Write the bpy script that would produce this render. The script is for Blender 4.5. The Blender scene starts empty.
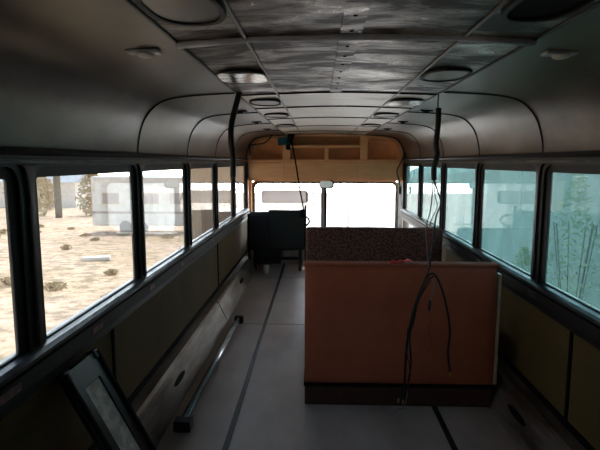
import bpy, bmesh, math, random
from mathutils import Vector, Matrix, noise
random.seed(7)
S = bpy.context.scene
COL = S.collection

# ---------------------------------------------------------------- camera
F_PX = 500.0
CAM = Vector((-0.114, 0.0, 1.5))
pitch = math.atan(63/F_PX)
yaw = math.atan(17*math.cos(pitch)/F_PX)
fw = Vector((-math.sin(yaw)*math.cos(pitch), math.cos(yaw)*math.cos(pitch), -math.sin(pitch)))
rt = Vector((math.cos(yaw), math.sin(yaw), 0))
up = rt.cross(fw)
cam_data = bpy.data.cameras.new('camera')
cam_data.sensor_width = 36.0
cam_data.lens = 36.0*F_PX/600.0
cam_data.clip_start = 0.02
cam_data.clip_end = 2000
cam = bpy.data.objects.new('camera', cam_data)
COL.objects.link(cam)
m = Matrix((rt, up, -fw)).transposed().to_4x4()
m.translation = CAM
cam.matrix_world = m
S.camera = cam

# ---------------------------------------------------------------- sky, sun, exposure
SKY_STRENGTH = 1.0
FRONT_GLARE = 12.0        # the hazy sky is brightest ahead, under the sun
SUN_STRENGTH = 4.1
world = bpy.data.worlds.new('sky')
S.world = world
world.use_nodes = True
wn = world.node_tree; wn.nodes.clear()
w_out = wn.nodes.new('ShaderNodeOutputWorld')
w_bg = wn.nodes.new('ShaderNodeBackground')
w_tc = wn.nodes.new('ShaderNodeTexCoord')
w_sep = wn.nodes.new('ShaderNodeSeparateXYZ')
w_ramp = wn.nodes.new('ShaderNodeValToRGB')
w_ramp.color_ramp.elements[0].position = 0.0
w_ramp.color_ramp.elements[0].color = (1.0, 0.98, 0.96, 1)
w_ramp.color_ramp.elements[1].position = 0.8
w_ramp.color_ramp.elements[1].color = (0.42, 0.60, 0.90, 1)
e = w_ramp.color_ramp.elements.new(0.25); e.color = (0.85, 0.92, 1.0, 1)
wn.links.new(w_tc.outputs['Generated'], w_sep.inputs[0])
wn.links.new(w_sep.outputs['Z'], w_ramp.inputs[0])
wn.links.new(w_ramp.outputs[0], w_bg.inputs[0])
w_mr = wn.nodes.new('ShaderNodeMapRange'); w_mr.interpolation_type = 'SMOOTHSTEP'
w_mr.inputs[1].default_value = 0.72; w_mr.inputs[2].default_value = 0.99
w_mr.inputs[3].default_value = SKY_STRENGTH; w_mr.inputs[4].default_value = FRONT_GLARE
wn.links.new(w_sep.outputs['Y'], w_mr.inputs[0]); wn.links.new(w_mr.outputs[0], w_bg.inputs[1])
wn.links.new(w_bg.outputs[0], w_out.inputs[0])

sun_d = bpy.data.lights.new('sun', 'SUN')
sun_d.energy = SUN_STRENGTH
sun_d.angle = math.radians(0.6)
sun_d.color = (1.0, 0.96, 0.90)
sun = bpy.data.objects.new('sun', sun_d)
COL.objects.link(sun)
SUN_EL, SUN_AZ = math.radians(57), math.radians(4)      # high, ahead of the bus
sun_from = Vector((math.sin(SUN_AZ)*math.cos(SUN_EL), math.cos(SUN_AZ)*math.cos(SUN_EL), math.sin(SUN_EL)))
sun.rotation_euler = sun_from.to_track_quat('Z', 'Y').to_euler()
sun.location = (0, 30, 40)

S.view_settings.view_transform = 'Standard'
S.view_settings.look = 'None'
S.view_settings.gamma = 1.0
S.view_settings.use_curve_mapping = False
S.view_settings.exposure = 0.5

# ---------------------------------------------------------------- pixel helpers used while measuring distances
def ray(u, v):
    return fw + rt*(u-300)/F_PX + up*(225-v)/F_PX
def at_y(u, v, y):
    d = ray(u, v); return CAM + d*((y-CAM.y)/d.y)

# ---------------------------------------------------------------- materials
def srgb(r, g, b):
    f = lambda c: (c/255/12.92) if c/255 <= 0.04045 else ((c/255+0.055)/1.055)**2.4
    return (f(r), f(g), f(b), 1)

def new_mat(name):
    mt = bpy.data.materials.new(name); mt.use_nodes = True
    nt = mt.node_tree
    return mt, nt, nt.nodes['Principled BSDF']

def nd(nt, t, **kw):
    n = nt.nodes.new(t)
    for k, v in kw.items(): setattr(n, k, v)
    return n

def mat(name, c1, c2=None, scale=8.0, stretch=(1, 1, 1), rough=0.6, metal=0.0, bump=0.0, bscale=None,
        rough2=None, lo=0.35, hi=0.65, detail=6, spec=None, coords='Object', bdist=0.01):
    mt, nt, p = new_mat(name)
    p.inputs['Roughness'].default_value = rough
    p.inputs['Metallic'].default_value = metal
    if spec is not None: p.inputs['Specular IOR Level'].default_value = spec
    tc = nd(nt, 'ShaderNodeTexCoord'); mp = nd(nt, 'ShaderNodeMapping')
    mp.inputs['Scale'].default_value = stretch
    nt.links.new(tc.outputs[coords], mp.inputs[0])
    nz = nd(nt, 'ShaderNodeTexNoise'); nz.inputs['Scale'].default_value = scale
    nz.inputs['Detail'].default_value = detail; nz.inputs['Roughness'].default_value = 0.6
    nt.links.new(mp.outputs[0], nz.inputs[0])
    rp = nd(nt, 'ShaderNodeValToRGB')
    rp.color_ramp.elements[0].position = lo; rp.color_ramp.elements[0].color = c1
    rp.color_ramp.elements[1].position = hi; rp.color_ramp.elements[1].color = c2 or c1
    nt.links.new(nz.outputs[0], rp.inputs[0])
    nt.links.new(rp.outputs[0], p.inputs['Base Color'])
    if rough2 is not None:
        mr = nd(nt, 'ShaderNodeMapRange')
        mr.inputs[1].default_value = lo; mr.inputs[2].default_value = hi
        mr.inputs[3].default_value = rough; mr.inputs[4].default_value = rough2
        nt.links.new(nz.outputs[0], mr.inputs[0]); nt.links.new(mr.outputs[0], p.inputs['Roughness'])
    if bump:
        nb = nd(nt, 'ShaderNodeTexNoise'); nb.inputs['Scale'].default_value = bscale or scale
        nb.inputs['Detail'].default_value = 4
        nt.links.new(mp.outputs[0], nb.inputs[0])
        b = nd(nt, 'ShaderNodeBump'); b.inputs['Strength'].default_value = bump; b.inputs['Distance'].default_value = bdist
        nt.links.new(nb.outputs[0], b.inputs['Height']); nt.links.new(b.outputs[0], p.inputs['Normal'])
    return mt

def glass_mat(name, tint, dust=0.0, dust_col=(1, 1, 1, 1), smear=5.0, refl=1.0):
    """thin pane: tinted transmission, fresnel reflection from both faces, an optional film of dust"""
    mt = bpy.data.materials.new(name); mt.use_nodes = True
    nt = mt.node_tree; nt.nodes.clear()
    out = nd(nt, 'ShaderNodeOutputMaterial')
    tr = nd(nt, 'ShaderNodeBsdfTransparent'); tr.inputs[0].default_value = tint
    gl = nd(nt, 'ShaderNodeBsdfGlossy'); gl.inputs['Roughness'].default_value = 0.015
    gl.inputs['Color'].default_value = (refl, refl, refl, 1)
    geo = nd(nt, 'ShaderNodeNewGeometry')
    mr = nd(nt, 'ShaderNodeMapRange'); mr.inputs[3].default_value = 1.52; mr.inputs[4].default_value = 1/1.52
    nt.links.new(geo.outputs['Backfacing'], mr.inputs[0])
    fr = nd(nt, 'ShaderNodeFresnel'); nt.links.new(mr.outputs[0], fr.inputs['IOR'])
    mx = nd(nt, 'ShaderNodeMixShader')
    nt.links.new(fr.outputs[0], mx.inputs[0]); nt.links.new(tr.outputs[0], mx.inputs[1]); nt.links.new(gl.outputs[0], mx.inputs[2])
    last = mx
    if dust > 0:
        tc = nd(nt, 'ShaderNodeTexCoord'); mp = nd(nt, 'ShaderNodeMapping'); mp.inputs['Scale'].default_value = (1, 1, 0.35)
        nt.links.new(tc.outputs['Object'], mp.inputs[0])
        nz = nd(nt, 'ShaderNodeTexNoise'); nz.inputs['Scale'].default_value = smear; nz.inputs['Detail'].default_value = 5
        nt.links.new(mp.outputs[0], nz.inputs[0])
        dm = nd(nt, 'ShaderNodeMapRange'); dm.inputs[1].default_value = 0.3; dm.inputs[2].default_value = 0.7
        dm.inputs[3].default_value = dust*0.6; dm.inputs[4].default_value = dust*1.4
        nt.links.new(nz.outputs[0], dm.inputs[0])
        tl = nd(nt, 'ShaderNodeBsdfTranslucent'); tl.inputs[0].default_value = dust_col
        df = nd(nt, 'ShaderNodeBsdfDiffuse'); df.inputs[0].default_value = dust_col
        dd = nd(nt, 'ShaderNodeMixShader'); dd.inputs[0].default_value = 0.3
        nt.links.new(tl.outputs[0], dd.inputs[1]); nt.links.new(df.outputs[0], dd.inputs[2])
        m2 = nd(nt, 'ShaderNodeMixShader')
        nt.links.new(dm.outputs[0], m2.inputs[0]); nt.links.new(mx.outputs[0], m2.inputs[1]); nt.links.new(dd.outputs[0], m2.inputs[2])
        last = m2
    nt.links.new(last.outputs[0], out.inputs[0])
    return mt

M = {}
M['cove'] = mat('brushed_grey_metal', srgb(90, 86, 82), srgb(136, 129, 118), 3.0, (1, .5, 1), rough=0.30, rough2=0.42, metal=0.75, bump=0.10, bscale=5, bdist=.02)
M['dark_trim'] = mat('dark_trim_paint', srgb(24, 28, 31), srgb(34, 38, 41), 9, rough=0.38, bump=0.05)
M['rubber'] = mat('black_rubber', srgb(14, 17, 18), srgb(24, 26, 27), 12, rough=0.55)
M['worn_ledge'] = mat('worn_sill_metal', srgb(52, 58, 62), srgb(120, 124, 126), 14, (1, .35, 1), rough=0.38, metal=0.5, lo=.4, hi=.75)
M['rib'] = mat('pale_blue_grey_paint', srgb(206, 214, 226), srgb(180, 188, 202), 12, rough=0.28)
M['alu'] = mat('aluminium_bead', srgb(176, 180, 184), srgb(205, 208, 210), 12, rough=0.28, metal=0.85)
M['floor'] = mat('worn_floor_sheet', srgb(158, 146, 140), srgb(198, 184, 176), 2.2, (1, .5, 1), rough=0.36, rough2=0.5, bump=0.05, bscale=30)
M['floor_trim'] = mat('dark_track_metal', srgb(30, 36, 42), srgb(60, 66, 72), 20, (1, .2, 1), rough=0.5, metal=0.4)
M['duct'] = mat('scuffed_duct_metal', srgb(96, 84, 74), srgb(168, 160, 152), 5, (2, .35, 2), rough=0.3, rough2=0.5, metal=0.55, bump=0.08, bscale=9)
M['black'] = mat('matt_black', srgb(10, 10, 12), srgb(16, 16, 18), 10, rough=0.8, spec=.15)
M['cable'] = mat('black_cable', srgb(14, 15, 17), srgb(26, 28, 30), 30, rough=0.45)
M['vinyl'] = mat('red_brown_vinyl', srgb(186, 102, 72), srgb(172, 90, 64), 4, rough=0.45, rough2=0.5, bump=0.08, bscale=5, bdist=.02)
M['vinyl_dark'] = mat('brown_vinyl_edge', srgb(158, 88, 70), srgb(176, 102, 82), 12, rough=0.75, spec=.2)
M['cream'] = mat('cream_edging', srgb(198, 184, 158), srgb(176, 160, 134), 15, rough=0.5)
M['tan'] = mat('tan_moulded_panel', srgb(250, 196, 146), srgb(238, 180, 130), 3.5, rough=0.5, bump=0.05, bscale=30)
M['tan_panel'] = mat('tan_wood_panel', srgb(252, 206, 158), srgb(240, 186, 138), 3, (1, 1, 5), rough=0.5)
M['base_brown'] = mat('dark_brown_base', srgb(58, 36, 28), srgb(86, 54, 40), 26, (1, 1, 2), rough=0.7)
M['seat_vinyl'] = mat('dark_green_vinyl', srgb(18, 30, 32), srgb(26, 40, 40), 5, rough=0.5, bump=0.2, bscale=20)
M['seat_blue'] = mat('dark_navy_vinyl', srgb(16, 22, 34), srgb(22, 30, 42), 5, rough=0.5, bump=0.2, bscale=20)
M['steel'] = mat('bright_steel', srgb(150, 160, 170), srgb(190, 196, 202), 10, rough=0.22, metal=0.95)
M['dark_steel'] = mat('dark_steel', srgb(30, 33, 38), srgb(48, 50, 56), 12, rough=0.4, metal=0.6)
M['white'] = mat('white_paint', srgb(232, 232, 228), srgb(214, 212, 206), 4, rough=0.5)
M['white_front'] = mat('cream_white_paint', srgb(214, 208, 198), srgb(196, 188, 176), 3, rough=0.5)
M['visor'] = mat('grey_visor_board', srgb(176, 164, 164), srgb(160, 148, 150), 8, rough=0.55)
M['plate'] = mat('bare_bright_plate', srgb(235, 235, 232), srgb(130, 122, 114), 14, (1, 2, 1), rough=0.16, metal=0.9, bump=.3, lo=.45, hi=.6)
M['teal_plastic'] = mat('teal_plastic', srgb(30, 96, 116), srgb(22, 80, 100), 10, rough=0.45)
M['red_cloth'] = mat('red_cloth', srgb(245, 40, 48), srgb(220, 30, 38), 12, rough=0.8, bump=.3)
M['copper'] = mat('bare_copper', srgb(214, 170, 90), None, 10, rough=0.35, metal=0.9)
M['wire_white'] = mat('pale_wire', srgb(130, 128, 132), None, 10, rough=0.5)
M['wire_red'] = mat('red_wire', srgb(170, 44, 38), None, 10, rough=0.5)
M['stone'] = mat('white_textured_panel', srgb(255, 252, 246), srgb(214, 208, 200), 26, rough=0.75, bump=0.5, bscale=34, lo=.4, hi=.6)
M['rust'] = mat('pinkish_worn_paint', srgb(150, 104, 100), srgb(80, 66, 66), 40, rough=0.6)
M['dash'] = mat('dash_plastic', srgb(170, 166, 158), srgb(150, 146, 140), 6, rough=0.5)
M['wood'] = mat('weathered_wood', srgb(120, 92, 66), srgb(92, 70, 50), 4, (6, 6, .6), rough=0.8)
M['shed'] = mat('tan_grey_board', srgb(176, 160, 136), srgb(150, 136, 114), 3, (6, 6, .5), rough=0.8)
M['vehicle'] = mat('pale_vehicle_paint', srgb(172, 184, 184), srgb(146, 158, 158), 1.6, rough=0.5)
M['leaf'] = mat('dusty_leaves', srgb(196, 206, 164), srgb(160, 176, 134), 9, rough=0.8)
M['dry'] = mat('dry_grass', srgb(190, 166, 124), srgb(160, 144, 104), 9, rough=0.9)
M['stucco'] = mat('pale_stucco', srgb(245, 235, 228), srgb(235, 222, 214), 2, rough=0.8)
M['roof'] = mat('grey_shingle', srgb(190, 192, 200), srgb(170, 174, 184), 3, rough=0.8)
M['dark_win'] = mat('dark_window_glass', srgb(40, 48, 52), None, 3, rough=0.1)
M['mirror'] = mat('mirror_glass', srgb(170, 192, 204), None, 3, rough=0.3, metal=1.0)
def visor_mat():
    mt, nt, p = new_mat('grey_translucent_board')
    out = nt.nodes['Material Output']
    p.inputs['Base Color'].default_value = srgb(176, 164, 164); p.inputs['Roughness'].default_value = .5
    tl = nd(nt, 'ShaderNodeBsdfTranslucent'); tl.inputs[0].default_value = srgb(216, 210, 208)
    mx = nd(nt, 'ShaderNodeMixShader'); mx.inputs[0].default_value = .75
    nt.links.new(p.outputs[0], mx.inputs[1]); nt.links.new(tl.outputs[0], mx.inputs[2]); nt.links.new(mx.outputs[0], out.inputs[0])
    return mt
M['visor_board'] = visor_mat()
M['clear'] = glass_mat('clear_side_glass', (0.95, 0.97, 0.96, 1), dust=0.05, dust_col=(0.9, 0.9, 0.85, 1))
M['teal'] = glass_mat('teal_tinted_dusty_glass', (0.56, 0.75, 0.745, 1), dust=0.22, dust_col=(0.30, 0.52, 0.52, 1))
M['wscreen'] = glass_mat('dusty_windscreen_glass', (0.96, 0.97, 0.97, 1), dust=0.22, dust_col=(0.95, 0.95, 0.92, 1))

def ceiling_mat():
    """bare riveted roof sheet with streaks of old glue"""
    mt, nt, p = new_mat('bare_roof_sheet_with_glue')
    tc = nd(nt, 'ShaderNodeTexCoord'); mp = nd(nt, 'ShaderNodeMapping'); mp.inputs['Scale'].default_value = (1.3, 3.2, 1)
    nt.links.new(tc.outputs['Object'], mp.inputs[0])
    n1 = nd(nt, 'ShaderNodeTexNoise'); n1.inputs['Scale'].default_value = 3.0; n1.inputs['Detail'].default_value = 9; n1.inputs['Roughness'].default_value = .68
    n1.inputs['Distortion'].default_value = .6
    nt.links.new(mp.outputs[0], n1.inputs[0])
    rp = nd(nt, 'ShaderNodeValToRGB')
    rp.color_ramp.elements[0].position = .44; rp.color_ramp.elements[0].color = srgb(60, 52, 47)
    rp.color_ramp.elements[1].position = .62; rp.color_ramp.elements[1].color = srgb(176, 166, 156)
    nt.links.new(n1.outputs[0], rp.inputs[0]); nt.links.new(rp.outputs[0], p.inputs['Base Color'])
    mr = nd(nt, 'ShaderNodeMapRange'); mr.inputs[1].default_value = .4; mr.inputs[2].default_value = .65
    mr.inputs[3].default_value = .5; mr.inputs[4].default_value = .24
    nt.links.new(n1.outputs[0], mr.inputs[0]); nt.links.new(mr.outputs[0], p.inputs['Roughness'])
    p.inputs['Metallic'].default_value = .6
    b = nd(nt, 'ShaderNodeBump'); b.inputs['Strength'].default_value = .25; b.inputs['Distance'].default_value = .01
    nt.links.new(n1.outputs[0], b.inputs['Height']); nt.links.new(b.outputs[0], p.inputs['Normal'])
    return mt
M['ceiling'] = ceiling_mat()
M['ceiling_clean'] = mat('clean_pale_roof_sheet', srgb(184, 178, 168), srgb(214, 208, 198), 2.5, (1, 4, 1), rough=0.30, rough2=0.45, metal=0.45, bump=0.12, bscale=3, bdist=.02)

def ribbed_mat():
    """olive brown wall board with fine lengthwise ribs"""
    mt, nt, p = new_mat('olive_ribbed_board')
    tc = nd(nt, 'ShaderNodeTexCoord')
    wv = nd(nt, 'ShaderNodeTexWave', bands_direction='Z'); wv.inputs['Scale'].default_value = 28
    wv.inputs['Distortion'].default_value = 1.2; wv.inputs['Detail'].default_value = 2; wv.inputs['Detail Scale'].default_value = .6
    nt.links.new(tc.outputs['Object'], wv.inputs[0])
    nz = nd(nt, 'ShaderNodeTexNoise'); nz.inputs['Scale'].default_value = 2.0; nz.inputs['Detail'].default_value = 5
    nt.links.new(tc.outputs['Object'], nz.inputs[0])
    r1 = nd(nt, 'ShaderNodeValToRGB'); r1.color_ramp.elements[0].color = srgb(96, 78, 44); r1.color_ramp.elements[1].color = srgb(144, 122, 76)
    nt.links.new(wv.outputs[0], r1.inputs[0])
    mx = nd(nt, 'ShaderNodeMixRGB', blend_type='MULTIPLY'); mx.inputs[0].default_value = .6
    nt.links.new(r1.outputs[0], mx.inputs[1]); nt.links.new(nz.outputs[0], mx.inputs[2])
    nt.links.new(mx.outputs[0], p.inputs['Base Color'])
    b = nd(nt, 'ShaderNodeBump'); b.inputs['Strength'].default_value = .5; b.inputs['Distance'].default_value = .003
    nt.links.new(wv.outputs[0], b.inputs['Height']); nt.links.new(b.outputs[0], p.inputs['Normal'])
    p.inputs['Roughness'].default_value = .75; p.inputs['Specular IOR Level'].default_value = .25
    return mt
M['ribbed'] = ribbed_mat()

def pattern_mat():
    """brown upholstery with a mottled woven pattern"""
    mt, nt, p = new_mat('mottled_brown_fabric')
    tc = nd(nt, 'ShaderNodeTexCoord')
    vo = nd(nt, 'ShaderNodeTexVoronoi'); vo.inputs['Scale'].default_value = 55
    nz = nd(nt, 'ShaderNodeTexNoise'); nz.inputs['Scale'].default_value = 60; nz.inputs['Detail'].default_value = 6
    nt.links.new(tc.outputs['Object'], vo.inputs['Vector']); nt.links.new(tc.outputs['Object'], nz.inputs[0])
    ad = nd(nt, 'ShaderNodeMath', operation='MULTIPLY'); nt.links.new(vo.outputs['Distance'], ad.inputs[0]); nt.links.new(nz.outputs[0], ad.inputs[1])
    rp = nd(nt, 'ShaderNodeValToRGB')
    rp.color_ramp.elements[0].position = .05; rp.color_ramp.elements[0].color = srgb(150, 104, 90)
    rp.color_ramp.elements[1].position = .34; rp.color_ramp.elements[1].color = srgb(80, 52, 46)
    nt.links.new(ad.outputs[0], rp.inputs[0]); nt.links.new(rp.outputs[0], p.inputs['Base Color'])
    b = nd(nt, 'ShaderNodeBump'); b.inputs['Strength'].default_value = .5; b.inputs['Distance'].default_value = .006
    nt.links.new(nz.outputs[0], b.inputs['Height']); nt.links.new(b.outputs[0], p.inputs['Normal'])
    p.inputs['Roughness'].default_value = .85
    return mt
M['fabric'] = pattern_mat()

def sand_mat():
    mt, nt, p = new_mat('dry_sandy_ground')
    tc = nd(nt, 'ShaderNodeTexCoord')
    n1 = nd(nt, 'ShaderNodeTexNoise'); n1.inputs['Scale'].default_value = 2.4; n1.inputs['Detail'].default_value = 12; n1.inputs['Roughness'].default_value = .8
    n2 = nd(nt, 'ShaderNodeTexNoise'); n2.inputs['Scale'].default_value = .35; n2.inputs['Detail'].default_value = 4
    nt.links.new(tc.outputs['Object'], n1.inputs[0]); nt.links.new(tc.outputs['Object'], n2.inputs[0])
    r1 = nd(nt, 'ShaderNodeValToRGB')
    r1.color_ramp.elements[0].position = .44; r1.color_ramp.elements[0].color = srgb(104, 88, 66)
    r1.color_ramp.elements[1].position = .56; r1.color_ramp.elements[1].color = srgb(214, 176, 150)
    e = r1.color_ramp.elements.new(.49); e.color = srgb(170, 142, 108)
    nt.links.new(n1.outputs[0], r1.inputs[0])
    r2 = nd(nt, 'ShaderNodeValToRGB')
    r2.color_ramp.elements[0].position = .4; r2.color_ramp.elements[0].color = srgb(196, 174, 132)
    r2.color_ramp.elements[1].position = .6; r2.color_ramp.elements[1].color = srgb(234, 206, 186)
    nt.links.new(n2.outputs[0], r2.inputs[0])
    mx = nd(nt, 'ShaderNodeMixRGB', blend_type='MIX'); mx.inputs[0].default_value = .22
    nt.links.new(r1.outputs[0], mx.inputs[1]); nt.links.new(r2.outputs[0], mx.inputs[2])
    nt.links.new(mx.outputs[0], p.inputs['Base Color'])
    b = nd(nt, 'ShaderNodeBump'); b.inputs['Strength'].default_value = .6; b.inputs['Distance'].default_value = .05
    nt.links.new(n1.outputs[0], b.inputs['Height']); nt.links.new(b.outputs[0], p.inputs['Normal'])
    p.inputs['Roughness'].default_value = .95
    return mt
M['sand'] = sand_mat()

# ---------------------------------------------------------------- object helpers
def empty(name, loc=(0, 0, 0), label=None, cat=None, group=None, kind=None, rz=0):
    o = bpy.data.objects.new(name, None); COL.objects.link(o)
    o.location = loc; o.rotation_euler = (0, 0, rz); o.empty_display_size = .1
    return tag(o, label, cat, group, kind)

def tag(o, label=None, cat=None, group=None, kind=None):
    if label: o['label'] = label
    if cat: o['category'] = cat
    if group: o['group'] = group
    if kind: o['kind'] = kind
    return o

def link(name, bm, material, parent=None, bevel=0, smooth=False, seg=2):
    bmesh.ops.recalc_face_normals(bm, faces=bm.faces)
    me = bpy.data.meshes.new(name); bm.to_mesh(me); bm.free()
    if not isinstance(material, (list, tuple)): material = [material]
    for x in material: me.materials.append(x)
    if smooth:
        for p in me.polygons: p.use_smooth = True
    o = bpy.data.objects.new(name, me); COL.objects.link(o)
    if bevel:
        b = o.modifiers.new('bevel', 'BEVEL'); b.width = bevel; b.segments = seg; b.limit_method = 'ANGLE'; b.angle_limit = math.radians(40)
        b.harden_normals = False
    if parent is not None:
        o.parent = parent                       # geometry is in the parent's local frame
    return o

def add_box(bm, x0, x1, y0, y1, z0, z1, mtx=None, mi=0):
    vs = [bm.verts.new(v) for v in [(x0, y0, z0), (x1, y0, z0), (x1, y1, z0), (x0, y1, z0), (x0, y0, z1), (x1, y0, z1), (x1, y1, z1), (x0, y1, z1)]]
    for f in [(0, 3, 2, 1), (4, 5, 6, 7), (0, 1, 5, 4), (1, 2, 6, 5), (2, 3, 7, 6), (3, 0, 4, 7)]:
        fc = bm.faces.new([vs[i] for i in f]); fc.material_index = mi
    if mtx is not None: bmesh.ops.transform(bm, matrix=mtx, verts=vs)
    return vs

def box(name, dims, material, parent=None, bevel=0, mtx=None, kind=None):
    """dims: one 6-tuple or a list of them"""
    if not isinstance(dims, list): dims = [dims]
    bm = bmesh.new()
    for d in dims: add_box(bm, *d, mtx=mtx)
    o = link(name, bm, material, parent, bevel)
    if kind: o['kind'] = kind
    return o

def spline(pts, n=8):
    pts = [Vector(p) for p in pts]
    if len(pts) < 3: return pts
    P = [pts[0]*2-pts[1]] + pts + [pts[-1]*2-pts[-2]]
    out = []
    for i in range(1, len(P)-2):
        a, b, c, d = P[i-1], P[i], P[i+1], P[i+2]
        for k in range(n):
            t = k/n
            out.append(.5*((2*b)+(c-a)*t+(2*a-5*b+4*c-d)*t*t+(3*b-a-3*c+d)*t**3))
    out.append(pts[-1]); return out

def add_tube(bm, pts, r, sides=8, smooth=True, n=8, caps=True):
    pts = spline(pts, n) if smooth else [Vector(p) for p in pts]
    rs = r if isinstance(r, (list, tuple)) else [r]*len(pts)
    if len(rs) != len(pts):
        rs = [rs[min(len(rs)-1, int(i/(len(pts)-1)*(len(rs)-1)+.5))] for i in range(len(pts))]
    rings = []; nrm = None
    for i, p in enumerate(pts):
        t = (pts[min(i+1, len(pts)-1)]-pts[max(i-1, 0)]).normalized()
        if nrm is None:
            nrm = t.orthogonal().normalized()
        else:
            nrm = (nrm - t*nrm.dot(t)).normalized()
        bn = t.cross(nrm)
        rings.append([bm.verts.new(p+(nrm*math.cos(2*math.pi*k/sides)+bn*math.sin(2*math.pi*k/sides))*rs[i]) for k in range(sides)])
    for a, b in zip(rings, rings[1:]):
        for k in range(sides):
            bm.faces.new((a[k], a[(k+1) % sides], b[(k+1) % sides], b[k]))
    if caps:
        bm.faces.new(rings[0][::-1]); bm.faces.new(rings[-1])
    return rings

def tube(name, pts, r, material, parent=None, sides=8, smooth=True, n=8):
    bm = bmesh.new(); add_tube(bm, pts, r, sides, smooth, n)
    return link(name, bm, material, parent, smooth=True)

def sweep_y(name, prof, y0, y1, material, parent=None, closed=True, steps=1, smooth=False, bevel=0):
    """profile of (x, z) points drawn along the bus"""
    bm = bmesh.new(); rows = []
    for s in range(steps+1):
        y = y0+(y1-y0)*s/steps
        rows.append([bm.verts.new((x, y, z)) for x, z in prof])
    n = len(prof)
    for a, b in zip(rows, rows[1:]):
        for i in range(n if closed else n-1):
            j = (i+1) % n
            bm.faces.new((a[i], a[j], b[j], b[i]))
    if closed:
        bm.faces.new(rows[0]); bm.faces.new(rows[-1][::-1])
    return link(name, bm, material, parent, smooth=smooth, bevel=bevel)

def rrect(w0, w1, h0, h1, r, n=6, corners=(1, 1, 1, 1)):
    """rounded rectangle in 2-D; corners: lower-left, lower-right, upper-right, upper-left"""
    pts = []
    for (cx, cy, a0), c in zip([(w0, h0, 180), (w1, h0, 270), (w1, h1, 0), (w0, h1, 90)], corners):
        rr = r*c
        if rr <= 1e-6: pts.append((cx, cy)); continue
        ox = cx + (rr if cx == w0 else -rr); oy = cy + (rr if cy == h0 else -rr)
        for k in range(n+1):
            a = math.radians(a0+90*k/n); pts.append((ox+rr*math.cos(a), oy+rr*math.sin(a)))
    return pts

def plate(name, outer, holes, thick, to3d, material, parent=None, bevel=0.0):
    """flat sheet of real thickness with holes; to3d maps (u, v, w) to a point, w running through the thickness"""
    cu = bpy.data.curves.new(name+'_outline', 'CURVE'); cu.dimensions = '2D'; cu.fill_mode = 'BOTH'; cu.extrude = thick/2
    cu.bevel_depth = bevel; cu.bevel_resolution = 1
    for loop in [outer]+holes:
        sp = cu.splines.new('POLY'); sp.points.add(len(loop)-1); sp.use_cyclic_u = True
        for p, q in zip(sp.points, loop): p.co = (q[0], q[1], 0, 1)
    tmp = bpy.data.objects.new('tmp', cu); COL.objects.link(tmp)
    dg = bpy.context.evaluated_depsgraph_get(); dg.update()
    me = bpy.data.meshes.new_from_object(tmp.evaluated_get(dg))
    bm = bmesh.new(); bm.from_mesh(me)
    for v in bm.verts: v.co = to3d(v.co.x, v.co.y, v.co.z)
    bmesh.ops.remove_doubles(bm, verts=bm.verts, dist=1e-5)
    bpy.data.objects.remove(tmp); bpy.data.curves.remove(cu); bpy.data.meshes.remove(me)
    return link(name, bm, material, parent)

def ellipsoid(bm, c, r, seg=16, rings=10):
    g = bmesh.ops.create_uvsphere(bm, u_segments=seg, v_segments=rings, radius=1)
    for v in g['verts']: v.co = Vector((v.co.x*r[0]+c[0], v.co.y*r[1]+c[1], v.co.z*r[2]+c[2]))

# ================================================================ the bus shell
Y_BACK, Y_END, Y_FRONT = -1.75, 7.2, 7.66
PITCH = 1.083
BAY0 = 0
PILLARS = [1.73+PITCH*k for k in range(-1, 6)]
PILLARS[1] = 1.705           # 0.65 | 1.73 2.81 3.90 4.98 6.06 7.145
XW = 1.15                                                # glass plane

# floor
fl = box('floor', (-1.2, 1.2, Y_BACK, Y_FRONT, -0.08, 0.0), M['floor'], kind='structure')

# ceiling profile (half), from wall to centre
HALF = [(1.125, 1.54), (1.12, 1.60), (1.105, 1.67), (1.08, 1.735), (1.04, 1.79), (.99, 1.83), (.92, 1.853), (.82, 1.866), (.68, 1.875), (.56, 1.881)]
HALF = [(q.x, q.y) for q in spline([Vector((a, b, 0)) for a, b in HALF], 3)]
CEN = [(.56, 1.881), (.45, 1.886), (.34, 1.890), (.22, 1.894), (.1, 1.897), (0, 1.898)]
def outer_of(p):
    x, z = p; return (x+.05*(1 if x > .9 else 0)*math.copysign(1, x), z+.06)
full = HALF[:-1]+CEN
ring = [(x, z) for x, z in full]+[(-x, z) for x, z in full[::-1][1:]]
outer = [(1.2, 1.54), (1.2, 1.7), (1.12, 1.9), (.95, 1.96), (0, 2.0), (-.95, 1.96), (-1.12, 1.9), (-1.2, 1.7), (-1.2, 1.54)]
ceil = sweep_y('ceiling', ring+outer[::-1], Y_BACK, Y_FRONT, M['cove'], steps=1)
ceil['kind'] = 'structure'
for p in ceil.data.polygons: p.use_smooth = True
ceil.data.set_sharp_from_angle(angle=math.radians(25))
# lower centre sheets of bare metal, one between each pair of ribs
SEAM_Y = [Y_BACK, -.4, 1.63, 2.9, 3.62, 4.5, 5.5, 6.4, Y_END]
for a, b in zip(SEAM_Y, SEAM_Y[1:]):
    pr = [(x, z-.003) for x, z in CEN]+[(-x, z-.003) for x, z in CEN[::-1][1:]]
    pr2 = pr+[(x, z+.006) for x, z in pr[::-1]]
    sweep_y('ceiling_sheet', pr2, a+.004, b-.004, M['ceiling'] if b < 3 else M['ceiling_clean'], ceil)
# lengthwise seam beads
for x, z in ((.56, 1.881), (.34, 1.890)):
    for s in (-1, 1):
        bm = bmesh.new(); add_box(bm, s*x-.006, s*x+.006, Y_BACK, Y_END, z-.010, z+.002)
        link('seam_bead', bm, M['dark_trim' if x > .5 else 'cove'], ceil, bevel=.003)
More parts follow.
